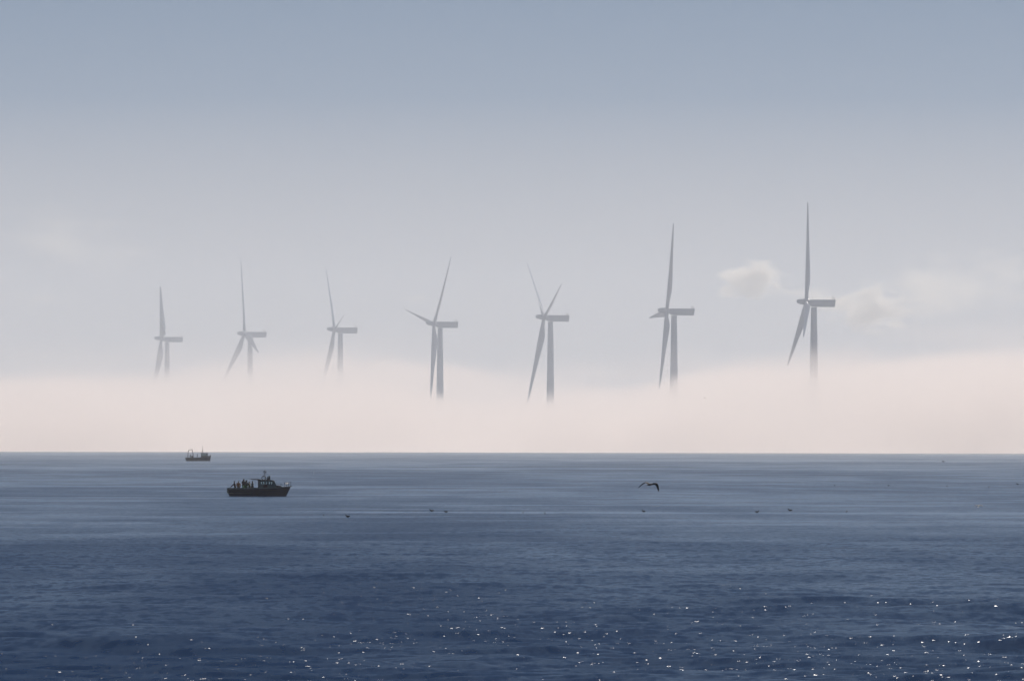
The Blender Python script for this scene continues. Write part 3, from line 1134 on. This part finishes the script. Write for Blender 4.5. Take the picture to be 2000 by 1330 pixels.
    # pulpit
    b = MB()
    for side in (-1, 1):
        b.tube([(3.3, side * 0.68, 1.80), (3.8, side * 0.36, 1.86), (4.28, side * 0.04, 1.93)], 0.018, 6)
        b.tube([(3.3, side * 0.68, 1.50), (3.8, side * 0.36, 1.54), (4.22, side * 0.04, 1.58)], 0.012, 6)
        for x, y in ((3.3, 0.68), (3.6, 0.5), (3.85, 0.33), (4.1, 0.1)):
            b.tube([(x - 0.02, side * y, 1.2), (x + 0.03, side * y, 1.85 + 0.09 * (x - 3.3))], 0.017, 6)
    b.build('bow_rail', M['dark'], root)
    b = MB()
    b.tube([(3.9, 0, 1.24), (4.38, 0, 1.42)], [0.06, 0.035], 8)
    b.build('bow_roller', M['dark'], root)
    b = MB()
    b.box(-0.17, 0.17, -0.36, 0.36, -0.012, 0.012)
    pl = b.build('glint_plate', M['white'], root, smooth=False, bevel=0.008)
    pl.matrix_local = Matrix.Translation((3.60, -0.15, 1.72)) @ Matrix.Rotation(R(20), 4, 'X')  # plate added for the bright spot at the bow, tilted to mirror the sun
    b = MB()
    b.tube([(3.60, -0.05, 1.2), (3.60, -0.05, 1.72)], 0.02, 6)
    b.build('plate_strut', M['steel'], pl).matrix_parent_inverse = pl.matrix_local.inverted()
    return root


boat = near_boat()
BM = Matrix.Translation(boat.location) @ Matrix.Rotation(boat.rotation_euler.z, 4, 'Z')
bface = boat.rotation_euler.z
CREW = 'people standing at the stern of the near boat'


def aboard(x, y, z=0.425):
    return BM @ Vector((x, y, z))


person(aboard(-3.33, -0.55), bface + R(180), 'person in a dark maroon jacket leaning out over the stern, arm stretched left', M['maroon'], M['trousers'],
       lean=(0.10, 0), sit=0.10, scale=0.97, arms={'l': ((0.30, 0.2, 0.22), (0.52, 0.12, 0.02)), 'r': ((0.26, -0.2, 0.2), (0.50, -0.08, 0.0))}, group=CREW)
person(aboard(-2.86, 0.2), bface + R(-80), 'person in an orange-brown jacket and red oilskin trousers at the stern', M['orange'], M['red'],
       lean=(0.03, 0), sit=0.08, scale=0.96, group=CREW)
person(aboard(-2.16, 0.1), bface + R(-60), 'tallest person at the stern, dark hooded top over bright green oilskin trousers', M['plum'], M['green'],
       lean=(0.02, 0), sit=0.0, scale=1.06, hood=M['plum'], group=CREW)
person(aboard(-1.84, -0.45), bface + R(-30), 'person in a dark teal hooded coat and dark green oilskins beside the tallest one', M['teal'], M['darkgreen'],
       lean=(0.06, 0), sit=0.0, scale=0.98, hood=M['teal'], arms={'l': ((0.2, 0.3, 0.25), (0.32, 0.2, 0.38)), 'r': ((0.18, -0.3, 0.22), (0.3, -0.15, 0.36))}, group=CREW)
person(aboard(-1.36, 0.0), bface + R(150), 'person in a khaki jacket and grey trousers with elbows held out', M['khaki'], M['greytr'],
       lean=(0.05, 0), sit=0.12, scale=0.95, arms={'l': ((0.12, 0.36, 0.22), (0.3, 0.2, 0.05)), 'r': ((0.12, -0.36, 0.22), (0.3, -0.2, 0.05))}, group=CREW)
person(aboard(-1.0, -0.3), bface + R(200), 'slim person in a long dark coat standing nearest the cabin of the near boat', M['teal'], M['trousers'],
       lean=(0.0, 0), sit=0.04, scale=0.94, arms={'l': ((0.0, 0.2, 0.18), (0.12, 0.16, 0.0)), 'r': ((0.0, -0.2, 0.18), (0.12, -0.16, 0.0))}, group=CREW)

b = MB()
b.tube([aboard(-3.80, -0.52, 1.32), aboard(-4.05, -0.52, 1.26), aboard(-4.32, -0.55, 1.36), aboard(-4.5, -0.55, 1.45)], [0.02, 0.018, 0.012, 0.006], 6)
b.tube([aboard(-3.88, -0.52, 1.24), aboard(-3.95, -0.52, 1.22)], 0.05, 8)
tag(b.build('fishing_rod', M['black']), 'thin dark rod held out over the stern of the near boat', 'fishing rod')

# ------------------------------------------------------------------ far boat
P1 = on_sea(387, 902.3)


def far_boat():
    root = empty('trawler', P1, R(-2.0) - math.atan2(P1.x, P1.y))
    tag(root, 'small hazy trawler on the horizon with a gantry at its stern and a thin mast', 'boat')
    ST = [(-3.95, -3.65, 1.2, 1.0), (-2.8, -2.6, 1.4, 1.0), (-1.0, -0.95, 1.5, 1.03), (1.0, 0.95, 1.45, 1.06), (2.6, 2.4, 1.1, 1.1), (3.5, 3.2, 0.6, 1.3), (4.05, 3.75, 0.06, 1.55)]
    b = MB()
    rings = []
    for xd, xw, hb, sh in ST:
        rings.append([(xd, -hb, sh), (xd * .5 + xw * .5, -hb * .95, sh * .5), (xw, -hb * .82, 0), (xw, -hb * .4, -.5), (xw, 0, -.7),
                      (xw, hb * .4, -.5), (xw, hb * .82, 0), (xd * .5 + xw * .5, hb * .95, sh * .5), (xd, hb, sh)])
    n = 9
    f = [(i * n + j, i * n + j + 1, (i + 1) * n + j + 1, (i + 1) * n + j) for i in range(len(ST) - 1) for j in range(n - 1)]
    f += [tuple(range(n)), tuple((len(ST) - 1) * n + j for j in reversed(range(n)))]
    b.add([p for r in rings for p in r], f)
    hull = b.build('hull', M['farhull'], root)
    b = MB()
    b.add([(s[0], sd * (s[2] - 0.02), s[3] - 0.3) for s in ST for sd in (-1, 1)], [(2 * i, 2 * i + 1, 2 * i + 3, 2 * i + 2) for i in range(len(ST) - 1)])
    b.build('deck', M['deck'], root, smooth=False)
    b = MB()
    for side in (-1, 1):
        b.tube([(s[0], side * s[2], s[3] + 0.02) for s in ST], 0.06, 6)
    b.build('gunwale', M['farcabin'], root)
    b = MB()
    wins = [(1.15, 1.55), (1.70, 2.10), (2.25, 2.65)]
    for side in (-1, 1):
        y0, y1 = sorted((side * 0.9, side * 0.84))
        b.box(0.98, 3.05, y0, y1, 0.78, 1.82)
        x = 0.98
        for a, c in wins:
            b.box(x, a, y0, y1, 1.82, 2.16)
            x = c
        b.box(x, 3.05, y0, y1, 1.82, 2.16)
        b.box(0.98, 3.05, y0, y1, 2.16, 2.32)
    b.box(2.99, 3.05, -.84, .84, 0.78, 1.82)
    b.box(2.99, 3.05, -.84, .84, 2.16, 2.32)
    b.box(0.98, 1.04, -.84, .84, 0.78, 2.32)
    wh = b.build('wheelhouse', M['farcabin'], root, smooth=False)
    for a, c in wins:
        for side in (-1, 1):
            wb = MB()
            wb.box(a, c, side * 0.87 - .004, side * 0.87 + .004, 1.82, 2.16)
            wb.build('window', M['glass'], wh, smooth=False)
    b = MB()
    b.box(0.80, 3.30, -1.0, 1.0, 2.323, 2.46)
    b.build('roof', M['rust'], wh, smooth=False, bevel=0.03)
    b = MB()
    b.tube([(1.47, 0, 2.4), (1.47, 0, 3.55), (1.45, 0, 4.85)], [0.10, 0.055, 0.03], 8)
    b.tube([(1.15, 0, 3.25), (1.75, 0, 3.25)], 0.03, 6)
    b.tube([(1.1, 0, 2.45), (1.47, 0, 3.4)], 0.03, 6)
    b.tube([(1.47, -.2, 4.6), (1.47, .2, 4.6)], 0.05, 6)
    b.build('mast', M['rust'], root)
    b = MB()
    for y in (-0.95, 0.95):
        b.tube([(-3.15, y, 0.8), (-3.08, y, 2.6), (-2.85, y * 0.9, 3.45)], 0.08, 8)
        b.tube([(-1.45, y, 0.8), (-1.55, y, 2.4), (-1.85, y * 0.9, 3.5)], 0.08, 8)
        b.tube([(-2.9, y * 0.9, 3.45), (-1.78, y * 0.9, 3.55)], 0.07, 8)
    for x in (-2.85, -1.85):
        b.tube([(x, -.9, 3.48), (x, .9, 3.48)], 0.07, 8)
    b.tube([(-1.78, 0, 3.5), (-1.74, 0, 3.75)], 0.06, 6)
    b.build('gantry', M['rust'], root)
    b = MB()
    b.tube([(-1.72, -.5, 1.2), (-1.72, .5, 1.2)], 0.3, 14)
    b.box(-2.0, -1.4, -.7, -.5, 0.75, 1.6)
    b.box(-2.0, -1.4, .5, .7, 0.75, 1.6)
    b.build('winch', M['rust'], root)
    b = MB()
    b.box(3.05, 3.5, -.5, .5, 1.0, 1.55)
    b.tube([(3.7, 0, 1.5), (4.1, 0, 1.78)], [0.10, 0.13], 8)
    for y in (-.45, .45):
        b.tube([(3.4, y, 1.4), (4.0, y * .3, 1.95)], 0.03, 6)
    b.build('bow_gear', M['rust'], root)
    return root


fboat = far_boat()
FM = Matrix.Translation(fboat.location) @ Matrix.Rotation(fboat.rotation_euler.z, 4, 'Z')
person(FM @ Vector((-2.38, 0.0, 0.70)), fboat.rotation_euler.z + R(30), 'person under the gantry at the stern of the hazy trawler', M['teal'], M['trousers'], scale=0.82, lean=(0.04, 0))
person(FM @ Vector((-0.18, 0.0, 0.73)), fboat.rotation_euler.z + R(180), 'person amidships on the hazy trawler, behind its wheelhouse', M['teal'], M['trousers'], scale=0.84,
       hood=M['teal'], arms={'l': ((0.0, 0.2, 0.2), (0.1, 0.14, 0.05)), 'r': ((0.0, -0.2, 0.2), (0.1, -0.14, 0.05))})

# ------------------------------------------------------------------ birds
def wing(b, pts, chords, chord_dir, thick):
    """Feathered wing: lens sections along the arm; pts run root to tip."""
    cd = Vector(chord_dir).normalized()
    rings = []
    pts = [Vector(p) for p in pts]
    for i, p in enumerate(pts):
        t = (pts[min(i + 1, len(pts) - 1)] - pts[max(i - 1, 0)]).normalized()
        c = (cd - t * cd.dot(t)).normalized()
        n = t.cross(c)
        w_, h = chords[i], thick[i]
        rings.append([p + c * (w_ * (0.35 if k == 0 else 0.35 - k / 4)) * 1.0 + n * q for k, q in
                      ((0, 0.0), (1, h * 0.55), (2, h * 0.5), (3, h * 0.3), (4, 0.0), (3, -h * 0.12), (2, -h * 0.2), (1, -h * 0.3))])
    b.loft(rings)


def flying_gull(loc, heading, left, right, body_mat, wing_mat, head_mat, label, s=1.0, chord=(None, None), fat=1.0):
    """Body along +x locally is built straight in world axes: heading is a world direction."""
    h = Vector(heading).normalized()
    up = Vector((0, 0, 1))
    prof = [(-0.33, 0.010, -0.02), (-0.27, 0.028, -0.018), (-0.16, 0.052, -0.012), (-0.03, 0.074, -0.008), (0.08, 0.076, -0.004), (0.17, 0.058, 0.004), (0.23, 0.043, 0.014)]
    side = h.cross(up).normalized()
    nrm = side.cross(h)
    n = 14
    b = MB()
    b.loft([[h * x + nrm * (z + r * math.sin(a)) + side * (r * 0.95 * math.cos(a)) for a in (2 * math.pi * k / n for k in range(n))] for x, r, z in prof])
    # tail fan
    tl = [h * -0.26 + side * 0.03, h * -0.46 + side * 0.085, h * -0.48, h * -0.46 - side * 0.085, h * -0.26 - side * 0.03]
    b.add([p + nrm * 0.0 for p in tl] + [p - nrm * 0.014 for p in tl], [(0, 1, 2, 3, 4), (9, 8, 7, 6, 5)] + [(i, (i + 1) % 5, 5 + (i + 1) % 5, 5 + i) for i in range(5)])
    o = b.build('gull', body_mat)
    tag(o, label, 'gull')
    o.location = loc
    o.scale = (s,) * 3
    b = MB()
    c = h * 0.27 + nrm * 0.03
    pr = [(-0.07, 0.034), (-0.03, 0.05), (0.015, 0.052), (0.05, 0.036), (0.07, 0.018)]
    b.loft([[c + h * x + nrm * (r * math.sin(a)) + side * (r * 0.9 * math.cos(a)) for a in (2 * math.pi * k / 12 for k in range(12))] for x, r in pr])
    hd = b.build('head', head_mat, o)
    b = MB()
    b.tube([c + h * 0.06, c + h * 0.10 - nrm * 0.004, c + h * 0.125 - nrm * 0.018], [0.015, 0.011, 0.004], 8)
    b.build('beak', M['beak'], hd)
    for sg in (-1, 1):
        b = MB()
        b.ball(c + h * 0.025 + side * sg * 0.043 + nrm * 0.012, 0.006, 0.006, 0.006, 8, 5)
        b.build('eye', M['black'], hd)
    for pts, cd in ((left, chord[0]), (right, chord[1])):
        b = MB()
        ch = [0.25, 0.25, 0.235, 0.21, 0.18, 0.13, 0.04]
        th = [q * fat for q in (0.045, 0.04, 0.032, 0.024, 0.017, 0.011, 0.005)]
        # resample the joints as a smooth curve
        P = [Vector(p) for p in pts]
        seg = []
        for q in np.linspace(0, len(P) - 1.0001, 7):
            i = int(q)
            u = q - i
            p0, p1, p2, p3 = P[max(i - 1, 0)], P[i], P[i + 1], P[min(i + 2, len(P) - 1)]
            seg.append(0.5 * ((2 * p1) + (p2 - p0) * u + (2 * p0 - 5 * p1 + 4 * p2 - p3) * u * u + (3 * p1 - p0 - 3 * p2 + p3) * u ** 3))
        wing(b, seg, ch, cd or h, th)
        b.build('wing', wing_mat, o)
    return o


GS = 27.0


def gz(x, y, depth):
    return ((x - 1000) / 20 / GS, depth, -(y - 500) / 20 / GS)


flying_gull(spot(1270, 945, FPX / GS), (0.72, 0.68, 0.10),
            [gz(955, 470, 0.06), gz(840, 412, 0.22), gz(700, 500, 0.36), gz(550, 635, 0.46)],
            [gz(1090, 490, -0.06), gz(1235, 462, -0.20), gz(1310, 580, -0.30), gz(1338, 775, -0.36)],
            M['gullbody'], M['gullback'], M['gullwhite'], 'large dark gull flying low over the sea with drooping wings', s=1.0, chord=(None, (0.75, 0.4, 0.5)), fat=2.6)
p = on_sea(1912, 991)
flying_gull(spot(1912, 984.5, p.y - 20), (0.2, 0.94, 0.3), [(-0.05, 0.0, 0.03), (-0.2, 0.05, 0.07), (-0.36, 0.02, 0.05), (-0.52, -0.08, -0.03)],
            [(0.05, 0.0, 0.03), (0.2, 0.03, 0.08), (0.36, 0.0, 0.05), (0.52, -0.1, -0.04)], M['gullwhite'], M['palewing'], M['gullwhite'],
            'white gull skimming the water near the right edge', s=1.0, chord=((0.1, 0.92, 0.38), (0.1, 0.92, 0.38)))
flying_gull(spot(1376.5, 775.5, 3400), (0.5, 0.85, 0.0), [(-0.05, 0.05, 0.03), (-0.22, 0.2, 0.12), (-0.42, 0.35, 0.10), (-0.62, 0.45, 0.02)],
            [(0.05, -0.05, 0.03), (0.22, -0.2, 0.13), (0.40, -0.32, 0.03), (0.5, -0.4, -0.16)], M['gullwhite'], M['palewing'], M['gullwhite'],
            'tiny pale gull flying high against the fog bank', s=0.9)


def waterbird():
    b = MB()
    n = 12
    prof = [(-0.235, 0.010, 0.115), (-0.18, 0.035, 0.085), (-0.10, 0.070, 0.055), (0.0, 0.085, 0.045), (0.09, 0.075, 0.048), (0.155, 0.045, 0.075),
            (0.175, 0.035, 0.12), (0.178, 0.034, 0.165), (0.195, 0.042, 0.20), (0.225, 0.036, 0.205), (0.25, 0.016, 0.198)]
    rings = []
    for i, (x, r, z) in enumerate(prof):
        a0, a1 = prof[max(i - 1, 0)], prof[min(i + 1, len(prof) - 1)]
        tx, tz = a1[0] - a0[0], a1[2] - a0[2]
        l_ = math.hypot(tx, tz)
        nx, nz_ = -tz / l_, tx / l_
        rings.append([(x + nx * r * math.sin(a), r * 0.95 * math.cos(a), z + nz_ * r * math.sin(a)) for a in (2 * math.pi * k / n for k in range(n))])
    b.loft(rings)
    o = b.build('seabird', M['sooty'])
    b = MB()
    b.tube([(0.245, 0, 0.198), (0.30, 0, 0.188), (0.325, 0, 0.18)], [0.013, 0.009, 0.004], 6)
    k = b.build('beak', M['black'], o)
    return o, k


sb, sbk = waterbird()
BIRDS = [
    (844, 999.5, 180, 1.05, 'dark seabird with raised head, left one of the close pair on the bright streak'),
    (872, 1001.5, 180, 0.95, 'dark seabird lying low, right one of the close pair on the bright streak'),
    (680, 1011.5, 150, 1.15, 'dark seabird just below the bright streak, nearest the big boat on its right side'),
    (633, 1009, 100, 0.7, 'small dim seabird below the bright streak, right of the near boat'),
    (1022, 1002.5, 80, 0.75, 'tiny dark seabird in the middle of the bright streak, left of two single ones'),
    (1065, 1004, 95, 0.85, 'tiny dark seabird in the middle of the bright streak, right of two single ones'),
    (1258, 999, 150, 1.0, 'dark seabird floating straight below the large flying gull'),
    (1479, 999.5, 10, 1.0, 'dark seabird on the streak right of centre, lower of two neighbours'),
    (1544, 996, 170, 1.1, 'dark seabird on the streak right of centre, higher and darker of two neighbours'),
    (1654, 998, 60, 0.8, 'dim seabird on the thin streak farther right of the two neighbours'),
    (1843, 899, 160, 1.9, 'dark seabird far out near the horizon at right'),
    (1631, 947, 110, 0.9, 'leftmost of the faint dots of birds halfway out at right'),
    (1736, 946.5, 140, 0.8, 'faint bird second from left in the row halfway out at right'),
    (1850, 947.5, 75, 0.95, 'darkest bird in the row of faint dots halfway out at right'),
    (1932, 949, 85, 0.95, 'faint bird sitting lowest in the row halfway out at right'),
    (1988, 943, 170, 0.9, 'faint bird at the right edge, highest in the row halfway out'),
]
for i, (bx, by, rz, s, lab) in enumerate(BIRDS):
    if i == 0:
        o = sb
    else:
        o = sb.copy()
        COL.objects.link(o)
        k = sbk.copy()
        COL.objects.link(k)
        k.parent = o
    o.location = on_sea(bx, by) + Vector((0, 0, 0.06))
    o.rotation_euler = (0, 0, R(rz))
    o.scale = (s * (1.15 if by < 960 else 1.0),) * 3
    tag(o, lab, 'seabird', 'seabirds floating on the water')

# ------------------------------------------------------------------ render settings
scene.render.engine = 'CYCLES'
cy = scene.cycles
cy.max_bounces = 8
cy.diffuse_bounces = 2
cy.glossy_bounces = 3
cy.transparent_max_bounces = 12
cy.volume_bounces = 2
cy.volume_max_steps = 256
cy.caustics_reflective = False
cy.caustics_refractive = False
cy.sample_clamp_indirect = 3
cy.sample_clamp_direct = 14
cy.use_denoising = True
cy.filter_width = 1.5
cy.use_adaptive_sampling = False
scene.view_settings.view_transform = 'Standard'
scene.view_settings.look = 'None'
scene.view_settings.exposure = 0.0
scene.view_settings.gamma = 1.0
